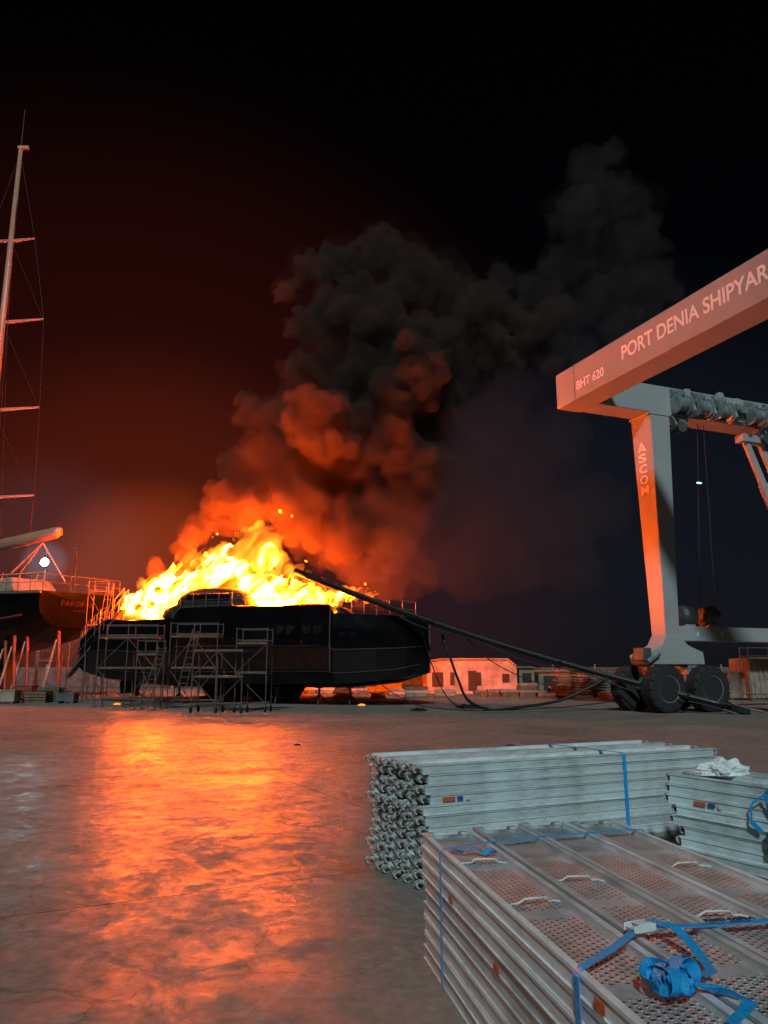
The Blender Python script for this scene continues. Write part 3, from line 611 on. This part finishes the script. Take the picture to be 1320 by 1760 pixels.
for s0,s1,n in ((.10,.33,7),(.35,.75,12),(.79,.97,7)):
    top=[];mi=[]
    for i in range(n):
        s=s0+(s1-s0)*i/(n-1); p=hullpt(s,0,1)-nr*.15; h=.75
        mb.tube(p-Z*.05,p+Z*h,.02,n=5); top.append(p+Z*h); mi.append(p+Z*h*.5)
    mb.path(top,.02,5); mb.path(mi,.013,5)
mb.build('guard_rail',M['tube'],yacht)
mb=MB(); top=[]
for i in range(9):
    s=.0+.1*i/8; p=hullpt(s,0,1)-nr*.1; mb.tube(p,p+Z*.6,.02,n=5); top.append(p+Z*.6)
mb.path(top,.025,5); mb.build('stern_rail',M['tube'],yacht)
kc=axis(.5)
MB().loft([[kc-ax*2.6+Z*.28-nr*.3,kc+ax*2.4+Z*.28-nr*.3,kc+ax*2.4+Z*.28+nr*.3,kc-ax*2.6+Z*.28+nr*.3],[kc-ax*3.4+Z*1.3-nr*.4,kc+ax*3.0+Z*1.3-nr*.4,kc+ax*3.0+Z*1.3+nr*.4,kc-ax*3.4+Z*1.3+nr*.4]]).build('keel',M['hull_low'],yacht)
kc=axis(.13); MB().loft([[kc-ax*.5+Z*.4-nr*.1,kc+ax*.5+Z*.4-nr*.1,kc+ax*.5+Z*.4+nr*.1,kc-ax*.5+Z*.4+nr*.1],[kc-ax*.7+Z*2-nr*.15,kc+ax*.7+Z*2-nr*.15,kc+ax*.7+Z*2+nr*.15,kc-ax*.7+Z*2+nr*.15]]).build('rudder',M['hull_low'],yacht)
for i,s in enumerate((.36,.44,.52,.60)):
    c=axis(s); solo(MB().box(c+Z*.14,.5,1.4,.27,ax,nr),'keel_block',M['wood'],c,'timber keel block under the burning yacht, %s from its stern'%ORD[i],'keel block','keel blocks under the yacht',bevel=.02)
for i,(s,off) in enumerate(((.2,1.6),(.33,2.0),(.46,2.2),(.60,2.1),(.72,1.7),(.80,1.2))):
    c=axis(s)+nr*off; zz_=interp(bott,s)+.12
    t=thing('hull_prop',c,'tripod prop under the yacht hull, %s from the stern'%ORD[i],'boat stand','props under the burning yacht')
    MB().tube(c+Z*.3,c+Z*(zz_-.1),.06,n=8).build('post',M['tube'],t)
    for k in range(3):
        th=k*2.094+.5; MB().tube(c+Z*.5,c+V(math.cos(th)*.55,math.sin(th)*.55,.02),.035,n=6).build('leg',M['tube'],t)
    MB().box(c+Z*(zz_-.1),.35,.35,.06).build('pad',M['wood'],t)

# ---------------------------------------------------------------- scaffold towers
def tower(org,dirx,nb,bl,dep,levels,hl,label,castors=True,diag=True,ladder=False,toprail=True):
    org=Vector(org); dx=Vector(dirx).normalized(); dy=V(-dx.y,dx.x,0)
    t=thing('scaffold_tower',org,label,'scaffold','scaffold towers around the yachts'); r=.024
    H=levels*hl+(1.0 if toprail else .1)
    for i in range(nb+1):
        for j in (0,1):
            p=org+dx*i*bl+dy*j*dep
            sd=MB().tube(p+Z*(.22 if castors else .05),p+Z*H,r,n=6).build('standard',M['tube'],t)
            if castors: MB().lathe(p+Z*.11-dx*.03,dx,[(0,.06),(0,.11),(.06,.11),(.06,.06)],12).build('castor',M['tyre'],sd)
            else: MB().box(p+Z*.03,.16,.16,.05).build('base_plate',M['tube'],sd)
    def tb(a,b,rr,nm='ledger'): MB().tube(a,b,rr,n=5).build(nm,M['tube'],t)
    for L_ in range(levels+1):
        z=.35+L_*hl
        for j in (0,1): tb(org+dy*j*dep+Z*z,org+dy*j*dep+dx*nb*bl+Z*z,r*.85)
        for i in range(nb+1): tb(org+dx*i*bl+Z*z,org+dx*i*bl+dy*dep+Z*z,r*.85,'transom')
    if toprail:
        for q in (.5,.95):
            for j in (0,1): tb(org+dy*j*dep+Z*(levels*hl+q),org+dy*j*dep+dx*nb*bl+Z*(levels*hl+q),r*.8,'guard_rail')
    if diag:
        for L_ in range(levels):
            for i in range(nb):
                z=.35+L_*hl; a,b=(0,1) if (i+L_)%2 else (1,0)
                tb(org+dx*(i+a)*bl+Z*z-dy*.03,org+dx*(i+b)*bl+Z*(z+hl)-dy*.03,r*.7,'brace')
    for L_ in range(1,levels+1):
        MB().box(org+dx*nb*bl/2+dy*dep/2+Z*(.35+L_*hl+.05),nb*bl-.05,dep-.05,.05,dx,dy).build('platform',M['wood'],t)
    if ladder:
        mb=MB(); p0=org+dx*.3-dy*.05+Z*.1; p1=p0+dx*.7+Z*(levels*hl+.6)
        for s_ in (0,.35): mb.tube(p0+dx*s_,p1+dx*s_,.02,n=5)
        for k in range(12): q=p0.lerp(p1,(k+.5)/12); mb.tube(q,q+dx*.35,.014,n=5)
        mb.build('ladder',M['tube'],t)
    return t
def G(px,Y): p=P(px,1150,Y); return V(p.x,p.y,0)
tower(G(166,35.6),(1,-.05,0),2,1.35,.9,2,1.35,'scaffold tower at the yacht\'s stern, leftmost of those before the hull',False)
tower(G(290,34.4),(1,-.06,0),2,1.05,.9,2,1.35,'scaffold tower with a ladder before the yacht\'s hull',False,ladder=True)
tower(G(331,31.0),(1,-.1,0),2,1.0,.9,2,1.0,'wheeled scaffold tower standing nearest the camera',True,toprail=False)
tower(G(405,31.4),(1,-.1,0),1,1.25,.9,2,1.15,'narrow wheeled scaffold tower on the right, beside the nearest one',True)
tower(G(234,33.2),(1,-.2,0),1,.9,.7,1,1.9,'low slim scaffold tower between the stern and ladder towers',False,ladder=True)
tower(G(142,44.5),(1,.1,0),1,1.1,1.2,3,1.9,'tall scaffold tower between the two yachts',False,ladder=True)
tower(G(60,46),(1,.1,0),1,1.2,1.0,1,1.8,'short scaffold under the left yacht\'s stern',False)
ga,gb=P(118,1160,42.5),P(215,1045,40.5)
t=thing('gangway',V(ga.x,ga.y,0),'sloping metal gangway with handrails rising to the burning yacht\'s stern','gangway')
dy=V(0,1,0)
mb=MB(); mb.loft([[ga-dy*.35,ga+dy*.35,ga+dy*.35-Z*.12,ga-dy*.35-Z*.12],[gb-dy*.35,gb+dy*.35,gb+dy*.35-Z*.12,gb-dy*.35-Z*.12]]); mb.build('walkway',M['tube'],t)
for s_ in (-.35,.35):
    mb=MB()
    for h in (.5,1.0): mb.tube(ga+dy*s_+Z*h,gb+dy*s_+Z*h,.022,n=5)
    for k in range(7): q=ga.lerp(gb,k/6)+dy*s_; mb.tube(q,q+Z*1.0,.022,n=5)
    mb.build('handrail',M['tube'],t)
for q in (ga,ga.lerp(gb,.35)):
    MB().tube(V(q.x,q.y-.3,0),q-dy*.3,.04,n=6).build('leg',M['tube'],t)

# ---------------------------------------------------------------- fallen mast + cables
ms,me_=V(-4.4,38.2,6.45),V(13.2,30.0,.22)
pts=[];rad=[]
for i in range(25):
    k=i/24; p=ms.lerp(me_,k); p.z-=math.sin(math.pi*k)*.42
    pts.append(p); rad.append(.155-.05*k)
fm=thing('fallen_mast',V(13.2,30.0,0),'black mast fallen from the yacht\'s bow down to the ground by the hoist wheels','mast')
spar=MB().path(pts,rad,12,.8).build('spar',M['mast'],fm,smooth=True)
MB().path([p+V(-.06,-.18,.10) for p in pts[2:]],.012,5).build('halyard',M['tube'],fm)
MB().path([p+V(0,-.15,-.27-.12*math.sin(i*1.1)) for i,p in enumerate(pts[7:])],.03,5).build('halyard',M['cable'],fm)
for k in (9,16,22):
    p=pts[k]; d=(pts[k+1]-pts[k-1]).normalized(); s_=d.cross(Z).normalized()
    MB().path([p-s_*.9+Z*.05,p,p+s_*.9-Z*.02],[.03,.09,.03],6).build('spreader',M['mast'],spar)
MB().box(me_+V(.1,-.05,-.02),.7,.45,.28,(me_-ms).normalized()).build('masthead',M['mast'],spar,bevel=.03)
MB().tube(me_+V(.3,0,.0),me_+V(.95,-.25,-.12),.05,n=6).build('masthead_fitting',M['tube'],fm)
def cable(lb,pxs,r=.05):
    q=[P(x,y,Y) for x,y,Y in pxs]; out=[]
    for p in q: p.z=max(p.z,r*.9)
    e=[q[0]]+q+[q[-1]]
    for i in range(1,len(e)-2):
        for k in range(8):
            t_=k/8; a,b,c,d=e[i-1],e[i],e[i+1],e[i+2]
            p=.5*((2*b)+(-a+c)*t_+(2*a-5*b+4*c-d)*t_*t_+(-a+3*b-3*c+d)*t_**3); p.z=max(p.z,r*.9); out.append(p)
    out.append(q[-1])
    solo(MB().path(out,r,6),'cable',M['cable'],q[0].copy(),lb,'cable','loose rigging of the fallen mast',smooth=True)
cable('thick black cable looping from the fallen mast down to the ground',[(760,1092,35.6),(772,1125,35.2),(788,1170,34),(806,1205,32.2),(845,1219,31.2),(905,1214,31.6),(965,1203,32.0),(1020,1178,32.0),(1052,1160,31.9)],.06)
cable('thin cable dropping from the yacht\'s bow to the ground',[(725,1085,36.8),(745,1150,35),(770,1200,33),(800,1216,32),(840,1217,31.9)],.025)
cable('thin cable running low across the concrete below the bow',[(640,1165,36),(690,1200,34.5),(740,1216,32.5),(830,1221,31.4),(960,1216,31.8),(1060,1205,32)],.022)
cable('slack wire sagging under the middle of the fallen mast',[(800,1095,35),(850,1140,34),(930,1175,33),(1000,1178,32.4),(1060,1165,31.8)],.022)

# ---------------------------------------------------------------- left yacht
sx=V(-17.9,46,0); la=V(-.8,.6,0); ln=V(-.6,-.8,0)
ly=thing('moored_yacht',sx+la*8,'dark hulled sailing yacht with name lettered on its transom, propped ashore','yacht')
shl=[(0,6.1),(.1,6.15),(1,7.5)]; btl=[(0,3.9),(.12,3.1),(.3,2.6),(.7,2.4),(1,3.0)]; hfl=[(0,2.6),(.1,3.1),(.3,3.8),(.7,3.6),(1,2.6)]
LL=26
rings=[]
for s in (0,.04,.1,.2,.3,.45,.6,.8,1):
    hb,zt_,zb=interp(hfl,s),interp(shl,s),interp(btl,s); c=sx+la*(LL*s)
    fr=[(1,1,0),(1.0,.75,.12),(.95,.5,.25),(.8,.27,.45),(.5,.09,.62),(.2,.01,.7),(0,0,.72)]
    ring=[]
    for f,zz,sh in fr: ring.append(c+ln*(hb*f)+Z*(zb+(zt_-zb)*zz)+la*(sh*1.0*(1-min(1,s*6))))
    for f,zz,sh in fr[-2::-1]: ring.append(c-ln*(hb*f)+Z*(zb+(zt_-zb)*zz)+la*(sh*1.0*(1-min(1,s*6))))
    rings.append(ring)
lh=MB().loft(rings).build('hull',mat('dark_red_black_hull',(.003,.0025,.0025),.30,0,.3,.6,.02,spec=.10),ly,smooth=False)
MB().path([sx+la*(LL*s)+ln*(interp(hfl,s)*.97)+Z*(interp(btl,s)+(interp(shl,s)-interp(btl,s))*.48) for s in (.06,.1,.2,.3,.45,.6)],.06,6).build('waterline_stripe',M['red'],lh)
MB().path([sx+la*(LL*s)+ln*(interp(hfl,s)*1.01)+Z*(interp(shl,s)-.1) for s in (.0,.1,.2,.3,.45,.6)],.08,6).build('toe_rail',M['wood'],lh)
right=-ln
text('name_lettering','PARSIFAL',sx-ln*(-1.35)+Z*5.28-la*(-.04)-la*.12,right,Z,2.1,.30,M['gold'],ly,.01)
text('port_lettering','VALLETTA',sx-ln*(-.6)+Z*4.98-la*.09,right,Z,.8,.13,M['gold'],ly)
mb=MB(); top=[]
for i in range(15):
    s=.0+.55*i/14; p=sx+la*(LL*s)+ln*interp(hfl,s)*.97+Z*interp(shl,s); mb.tube(p,p+Z*.95,.025,n=5); top.append(p+Z*.95)
mb.path(top,.025,5); mb.path([p-Z*.45 for p in top],.018,5)
q=[sx+ln*2.5+Z*6.1,sx+ln*.8+Z*6.1,sx-ln*.8+Z*6.1,sx-ln*2.5+Z*6.1]
for p in q: mb.tube(p,p+Z*.95,.025,n=5)
mb.path([p+Z*.95 for p in q],.025,5); mb.path([p+Z*.5 for p in q],.018,5)
mb.build('guard_rail',M['tube'],ly)
dkc=sx+la*9
MB().loft([[dkc+la*a+ln*b+Z*6.3 for a,b in ((-4,-1.6),(6,-1.6),(6,1.6),(-4,1.6))],[dkc+la*a+ln*b+Z*7.4 for a,b in ((-3,-1.3),(5,-1.3),(5,1.3),(-3,1.3))]]).build('deckhouse',M['offwhite'],ly,bevel=.1)
mpos=V(-26.5,50,0)
lm=MB().path([mpos+Z*6.3,mpos+Z*25,mpos+Z*39],[.30,.25,.15],12,.7).build('mast',M['mast_firetint'],ly,smooth=True)
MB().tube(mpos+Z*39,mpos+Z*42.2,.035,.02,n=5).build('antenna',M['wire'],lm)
MB().box(mpos+V(.2,0,39),.8,.25,.25).build('masthead',M['mast_firetint'],lm,bevel=.04)
sprd=[(31.5,1.75),(25.3,3.0),(18.9,3.3),(12.8,3.5)]
sdr=V(1,-.1,0).normalized()
for z,l in sprd:
    for s_ in (-1,1): MB().path([mpos+Z*z,mpos+sdr*(s_*l)+Z*(z+.12)],[.14,.06],6).build('spreader',M['mast_firetint'],lm)
for s_ in (-1,1):
    prev=[mpos+Z*38.6]+[mpos+sdr*(s_*l)+Z*(z+.12) for z,l in sprd]+[mpos+sdr*(s_*3.4)+Z*6.4]
    MB().path(prev,.024,5).build('shroud',M['wire'],ly)
    mb=MB()
    for (z,l),(z2,l2) in zip(sprd[1:],sprd[:-1]): mb.tube(mpos+sdr*(s_*l)+Z*z,mpos+Z*z2,.018,n=4)
    mb.tube(mpos+sdr*(s_*1.7)+Z*6.4,mpos+Z*31,.018,n=4); mb.tube(mpos+sdr*(s_*.7)+Z*6.4,mpos+Z*36,.018,n=4)
    mb.build('inner_shroud',M['wire'],ly)
MB().tube(mpos+V(1.2,-.6,0)+Z*6.5,mpos+Z*38,.02,n=4).build('halyard',M['wire'],ly)
be=P(104,914,46.2); bs=mpos+Z*9.3
MB().path([bs,be.lerp(bs,.04),be],[.42,.36,.26],10,.7).build('boom',M['mast_firetint'],ly,smooth=True)
for a_,b_,r_ in ((P(20,985,47),P(74,934,46.6),.07),(P(74,934,46.6),P(112,1000,46.1),.045),(P(35,985,46.7),P(74,934,46.6),.03)): MB().tube(a_,b_,r_,n=6).build('boom_strut',M['mast_firetint'],ly)
mb=MB()
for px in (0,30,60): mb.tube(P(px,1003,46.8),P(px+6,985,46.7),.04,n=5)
mb.tube(P(-20,990,47),P(75,984,46.6),.05,n=5); mb.build('bimini_frame',M['mast_firetint'],ly)
kc=sx+la*11
MB().box(kc+Z*1.6,7,.7,2.6,la,ln).build('keel',M['hull_low'],ly)
for i,(px,Y,zz_) in enumerate(((42,46.2,3.9),(96,45.8,4.0),(20,45.4,3.6),(5,47,3.5))):
    c=G(px,Y); t=thing('hull_prop',c,['red raking prop below the left yacht, second from the transom','red prop nearest the transom of the left yacht','red prop under the left yacht, third from the transom','red prop at the left picture edge under the yacht'][i],'boat stand','props under the left yacht')
    MB().tube(c+V(.5,-.5,.02),c+V(-.1,.2,zz_),.10,n=8).build('post',M['red'],t)
    MB().tube(c+V(-.6,-.4,.02),c+V(-.15,.1,zz_-.6),.06,n=8).build('brace',M['offwhite'],t)
    MB().box(c+V(.0,-.4,.08),1.6,.4,.12).build('base',M['wood'],t)
rn=random.Random(11)
for nm,(px,Y),lb,cat in [('pallet_stack',(10,43),'stack of timber pallets at the left picture edge','pallets'),('pallet_stack',(92,43),'low stack of pallets beside the left props','pallets'),('pallet_stack',(70,41.0),'low stack of pallets on the concrete near the stern gangway','pallets')]:
    c=G(px,Y); t=thing(nm,c,lb,cat,'pallet stacks')
    for k in range(rn.randint(3,5)):
        mb=MB(); z=.144*k
        for j in (-.5,0,.5): mb.box(c+V(0,j*.9,z+.05),1.2,.1,.09)
        for j in range(6): mb.box(c+V(-.5+j*.2,0,z+.12),.12,1.0,.022)
        mb.build('pallet',M['wood'],t)
def crate(px,Y,sx_,sy_,sz_,m,lb):
    c=G(px,Y); t=thing('crate',c,lb,'crate')
    MB().box(c+Z*(sz_/2+.08),sx_,sy_,sz_-.03).build('box',m,t,bevel=.03)
    for j in (-.4,.4): MB().box(c+V(sx_*j,0,.045),.12,sy_,.09).build('skid',M['wood'],t)
    MB().box(c+Z*(sz_+.09),sx_+.06,sy_+.06,.05).build('lid',m,t,bevel=.01)
crate(15,40,1.2,.8,.55,M['offwhite'],'pale crate on the ground at the far left edge')
crate(48,44,1.0,.8,.7,M['red'],'reddish crate beside the left yacht\'s props')
crate(120,40.3,.9,.7,.4,M['crane_dark'],'small dark crate under the gangway')
crate(485,42,1.2,.9,.5,M['concrete_block'],'grey crate under the middle of the burning yacht')

# ---------------------------------------------------------------- background
def shed(px0,px1,Y,h,rise,dep,m,lb,openings):
    a,b=G(px0,Y),G(px1,Y); c=(a+b)/2; L_=(b-a).length; t=thing('site_shed',c,lb,'shed','white sheds beyond the yard')
    MB().box(c+V(0,dep/2,h/2),L_,dep,h).build('wall',m,t)
    MB().prism([c+V(-L_/2-.2,-.2,h),c+V(-L_/2-.2,dep/2,h+rise),c+V(-L_/2-.2,dep+.2,h)],V(L_+.4,0,0)).build('roof',M['offwhite'],t)
    for x0,x1,z0,z1 in openings:
        MB().box(c+V(-L_/2+(x0+x1)/2*L_,-.02,(z0+z1)/2*h),(x1-x0)*L_,.06,(z1-z0)*h).build('door' if z0<.05 else 'window',M['dark'],t)
def gable(px0,px1,Y,h,rise,dep,lb):
    a,b=G(px0,Y),G(px1,Y); c=(a+b)/2; L_=(b-a).length/2; t=thing('site_shed',c,lb,'shed','white sheds beyond the yard')
    wl=MB().prism([c+V(-L_,0,0),c+V(L_,0,0),c+V(L_,0,h),c+V(L_*.8,0,h+rise),c+V(-L_*.72,0,h+rise),c+V(-L_,0,h+rise*.75)],V(0,dep,0)).build('wall',M['shedwall'],t)
    MB().loft([[c+V(-L_-.1,y,h+rise*.75-.03),c+V(-L_*.72,y,h+rise+.03),c+V(L_*.8,y,h+rise+.03),c+V(L_+.1,y,h-.05),c+V(L_+.1,y,h+.05),c+V(L_*.8,y,h+rise+.13),c+V(-L_*.72,y,h+rise+.13),c+V(-L_-.1,y,h+rise*.75+.07)] for y in (-.15,dep)]).build('roof',M['offwhite'],t)
    for x,wd,z0,z1,n in ((-.78,.8,.5,1.5,'window'),(-.45,.3,.6,1.5,'window'),(.0,.6,0.0,1.6,'door'),(.14,.35,0.6,1.5,'window'),(.75,.5,.8,1.4,'window')):
        MB().box(c+V(x*L_,-.03,(z0+z1)/2),wd,.07,z1-z0).build(n,M['dark'],wl)
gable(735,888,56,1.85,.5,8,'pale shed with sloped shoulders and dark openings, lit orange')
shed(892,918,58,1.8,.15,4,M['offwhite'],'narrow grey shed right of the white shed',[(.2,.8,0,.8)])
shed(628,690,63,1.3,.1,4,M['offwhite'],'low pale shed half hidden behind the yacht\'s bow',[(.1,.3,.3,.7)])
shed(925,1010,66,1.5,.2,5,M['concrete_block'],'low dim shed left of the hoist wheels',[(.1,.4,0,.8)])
names=['low pile of pale blocks','strapped pallet of boards','squat crate of fittings','wrapped pallet of goods','heap of stacked slabs']
pxs=[400,445,505,530,560,590,620,650,685,715,738,765,795,825,850,875,905,920,935,960,985,1015,1040]
NUM=ORD+['fourteenth','fifteenth','sixteenth','seventeenth','eighteenth','nineteenth','twentieth','twenty-first','twenty-second','twenty-third']
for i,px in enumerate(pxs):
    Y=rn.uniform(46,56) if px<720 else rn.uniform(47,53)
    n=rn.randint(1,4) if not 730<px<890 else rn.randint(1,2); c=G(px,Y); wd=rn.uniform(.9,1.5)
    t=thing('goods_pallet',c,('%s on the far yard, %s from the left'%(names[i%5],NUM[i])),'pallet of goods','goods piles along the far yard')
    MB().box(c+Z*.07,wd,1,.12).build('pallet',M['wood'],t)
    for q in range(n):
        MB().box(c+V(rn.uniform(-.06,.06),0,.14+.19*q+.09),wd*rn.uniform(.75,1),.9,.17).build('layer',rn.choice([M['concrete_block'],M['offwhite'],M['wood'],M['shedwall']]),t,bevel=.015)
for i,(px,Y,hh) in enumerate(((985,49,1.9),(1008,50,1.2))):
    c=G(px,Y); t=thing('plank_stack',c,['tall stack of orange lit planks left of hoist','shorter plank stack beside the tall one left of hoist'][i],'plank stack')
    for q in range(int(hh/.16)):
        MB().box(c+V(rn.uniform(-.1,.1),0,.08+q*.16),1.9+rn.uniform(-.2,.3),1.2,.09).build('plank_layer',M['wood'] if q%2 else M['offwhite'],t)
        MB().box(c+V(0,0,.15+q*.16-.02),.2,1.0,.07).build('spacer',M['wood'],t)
c=G(1310,44); t=thing('storage_container',c,'reddish storage container at the right picture edge behind the hoist','container')
MB().box(c+V(.9,1.2,1.2),3.4,2.4,2.2).build('body',M['offwhite'],t,bevel=.03)
mb=MB()
for k in range(12): mb.box(c+V(-.75+.3*k,-.03,1.2),.1,.06,2.1)
mb.build('corrugation',M['offwhite'],t)
MB().box(c+V(.9,1.2,.06),3.3,2.3,.12).build('skid',M['crane_dark'],t)
tower(G(1288,43),(1,0,0),1,1.6,1.0,1,1.9,'scaffold frame before the container at the right edge',False)
crate(1262,45,1.2,1.0,1.4,M['concrete_block'],'tall grey crate behind the right hoist wheel')
crate(1235,50,2.2,1.0,1.2,M['crane_dark'],'dark wide crate beyond the hoist wheels')
tower(G(1030,52),(1,0,0),2,1.3,1.0,1,1.0,'low far scaffold frame left of the hoist wheels',False,toprail=False)
t=thing('boundary_fence',V(0,75,0),'long dim boundary fence across the far end of the yard','fence')
MB().box(V(0,75,1.1),160,.08,1.7).build('fence_panel',M['crane_dark'],t)
for k in range(40): MB().box(V(-80+4*k,74.9,1.1),.12,.12,2.2).build('fence_post',M['concrete_block'],t)
lp=P(76,966,66); t=thing('floodlight_mast',V(lp.x,lp.y,0),'tall mast with one lit white floodlight beyond the left yacht','floodlight')
MB().tube(V(lp.x,lp.y+.4,0),V(lp.x,lp.y+.4,lp.z+1),.14,.09,n=8).build('pole',M['crane_dark'],t)
lh_=MB().lathe(lp+V(0,.3,0),V(0,-1,0),[(0,.14),(.05,.26),(.2,.36),(.22,.36)],20).build('lamp_housing',M['crane_dark'],t)
MB().lathe(lp+V(0,.08,0),V(0,-1,0),[(0,.28),(.05,.33),(.12,.27),(.16,.12)],20).build('lamp',M['flood'],lh_)
lp2=P(133,942,62); t=thing('lamp_post',V(lp2.x,lp2.y,0),'slim unlit post standing between the two yachts','lamp post')
MB().tube(V(lp2.x,lp2.y,0),lp2,.07,n=6).build('pole',M['crane_dark'],t); MB().box(lp2+V(-.2,0,0),.7,.2,.15).build('lamp_head',M['crane_dark'],t)
for i,(px,py) in enumerate(((720,1222),(801,1217),(878,1283),(655,1212),(511,1281))):
    v=(880-py)/F; tt=CAMZ/-(sp+v*cp); c=V((px-660)/F*tt,(cp-v*sp)*tt,0)
    crumple(c,[.22,.28,.07,.15,.05][i],'debris',M['cable'] if i!=1 else M['char'],['flat dark scrap on the concrete below the bow','black lump of debris beside the looping cable','small dark scrap midway between hoist and rear stack','dark scrap lying under the yacht\'s bow','tiny dark scrap on the open concrete'][i],'debris',.4)
for i,(px,Y) in enumerate(((205,38.5),(622,37.5))):
    c=G(px,Y)
    crumple(c,.11,'fire_reflection_lump',emis('fire_reflection_glow',(1,.25,.03),2),['small glowing lump added as fire reflection below the stern','small glowing lump added as fire reflection under the bow'][i],'fire reflection',.5)  # emissive lumps added for the orange bits of fire reflection under the hull

# ---------------------------------------------------------------- world, sun, camera
W=bpy.data.worlds.new('World'); bpy.context.scene.world=W; W.use_nodes=True; t=W.node_tree; L=t.links.new
for n in list(t.nodes): t.nodes.remove(n)
out=t.nodes.new('ShaderNodeOutputWorld'); sk=t.nodes.new('ShaderNodeTexSky'); sk.sky_type='NISHITA'; sk.sun_disc=False
SE,SA=R(36),R(186)
sk.sun_elevation=SE; sk.sun_rotation=SA
b0=t.nodes.new('ShaderNodeBackground'); b0.inputs[1].default_value=.0003; L(sk.outputs[0],b0.inputs[0])
tc=t.nodes.new('ShaderNodeTexCoord')
def glow(px,py,col,st,a0,a1):
    d=(P(px,py,100)-V(0,0,CAMZ)).normalized()
    dt=t.nodes.new('ShaderNodeVectorMath'); dt.operation='DOT_PRODUCT'; L(tc.outputs['Generated'],dt.inputs[0]); dt.inputs[1].default_value=d
    mr=t.nodes.new('ShaderNodeMapRange'); mr.interpolation_type='SMOOTHERSTEP'; mr.inputs[1].default_value=math.cos(R(a1)); mr.inputs[2].default_value=math.cos(R(a0)); mr.inputs[3].default_value=0; mr.inputs[4].default_value=st
    L(dt.outputs['Value'],mr.inputs[0]); b=t.nodes.new('ShaderNodeBackground'); b.inputs[0].default_value=(*col,1); L(mr.outputs[0],b.inputs[1]); return b
bs_=[b0,glow(240,1000,(1,.11,.04),.018,0,38),glow(240,1010,(1,.11,.03),.05,0,20),glow(260,1010,(1,.14,.025),.15,0,9),glow(1050,1050,(.5,.6,1),.009,0,28),glow(76,980,(.7,.8,1),.014,0,9),glow(76,966,(.7,.8,1),.08,0,1.8)]
cur=bs_[0].outputs[0]
for b in bs_[1:]:
    a=t.nodes.new('ShaderNodeAddShader'); L(cur,a.inputs[0]); L(b.outputs[0],a.inputs[1]); cur=a.outputs[0]
L(cur,out.inputs[0])
sl=bpy.data.lights.new('sun','SUN'); sl.energy=1.75; sl.angle=R(4); sl.color=(.78,.98,1.0)
so_=bpy.data.objects.new('sun',sl); C.objects.link(so_)
sd_=V(math.sin(SA)*math.cos(SE),math.cos(SA)*math.cos(SE),math.sin(SE)); so_.rotation_euler=sd_.to_track_quat('Z','Y').to_euler(); so_.location=(20,-20,30)
cam=bpy.data.cameras.new('camera'); cam.sensor_fit='VERTICAL'; cam.sensor_height=24; cam.lens=24*F/1760; cam.clip_end=3000; cam.clip_start=.05
co_=bpy.data.objects.new('camera',cam); C.objects.link(co_); co_.location=(0,0,CAMZ); co_.rotation_euler=(R(90)+PITCH,0,0)
sc=bpy.context.scene; sc.camera=co_
sc.view_settings.view_transform='Standard'; sc.view_settings.look='None'; sc.view_settings.exposure=0
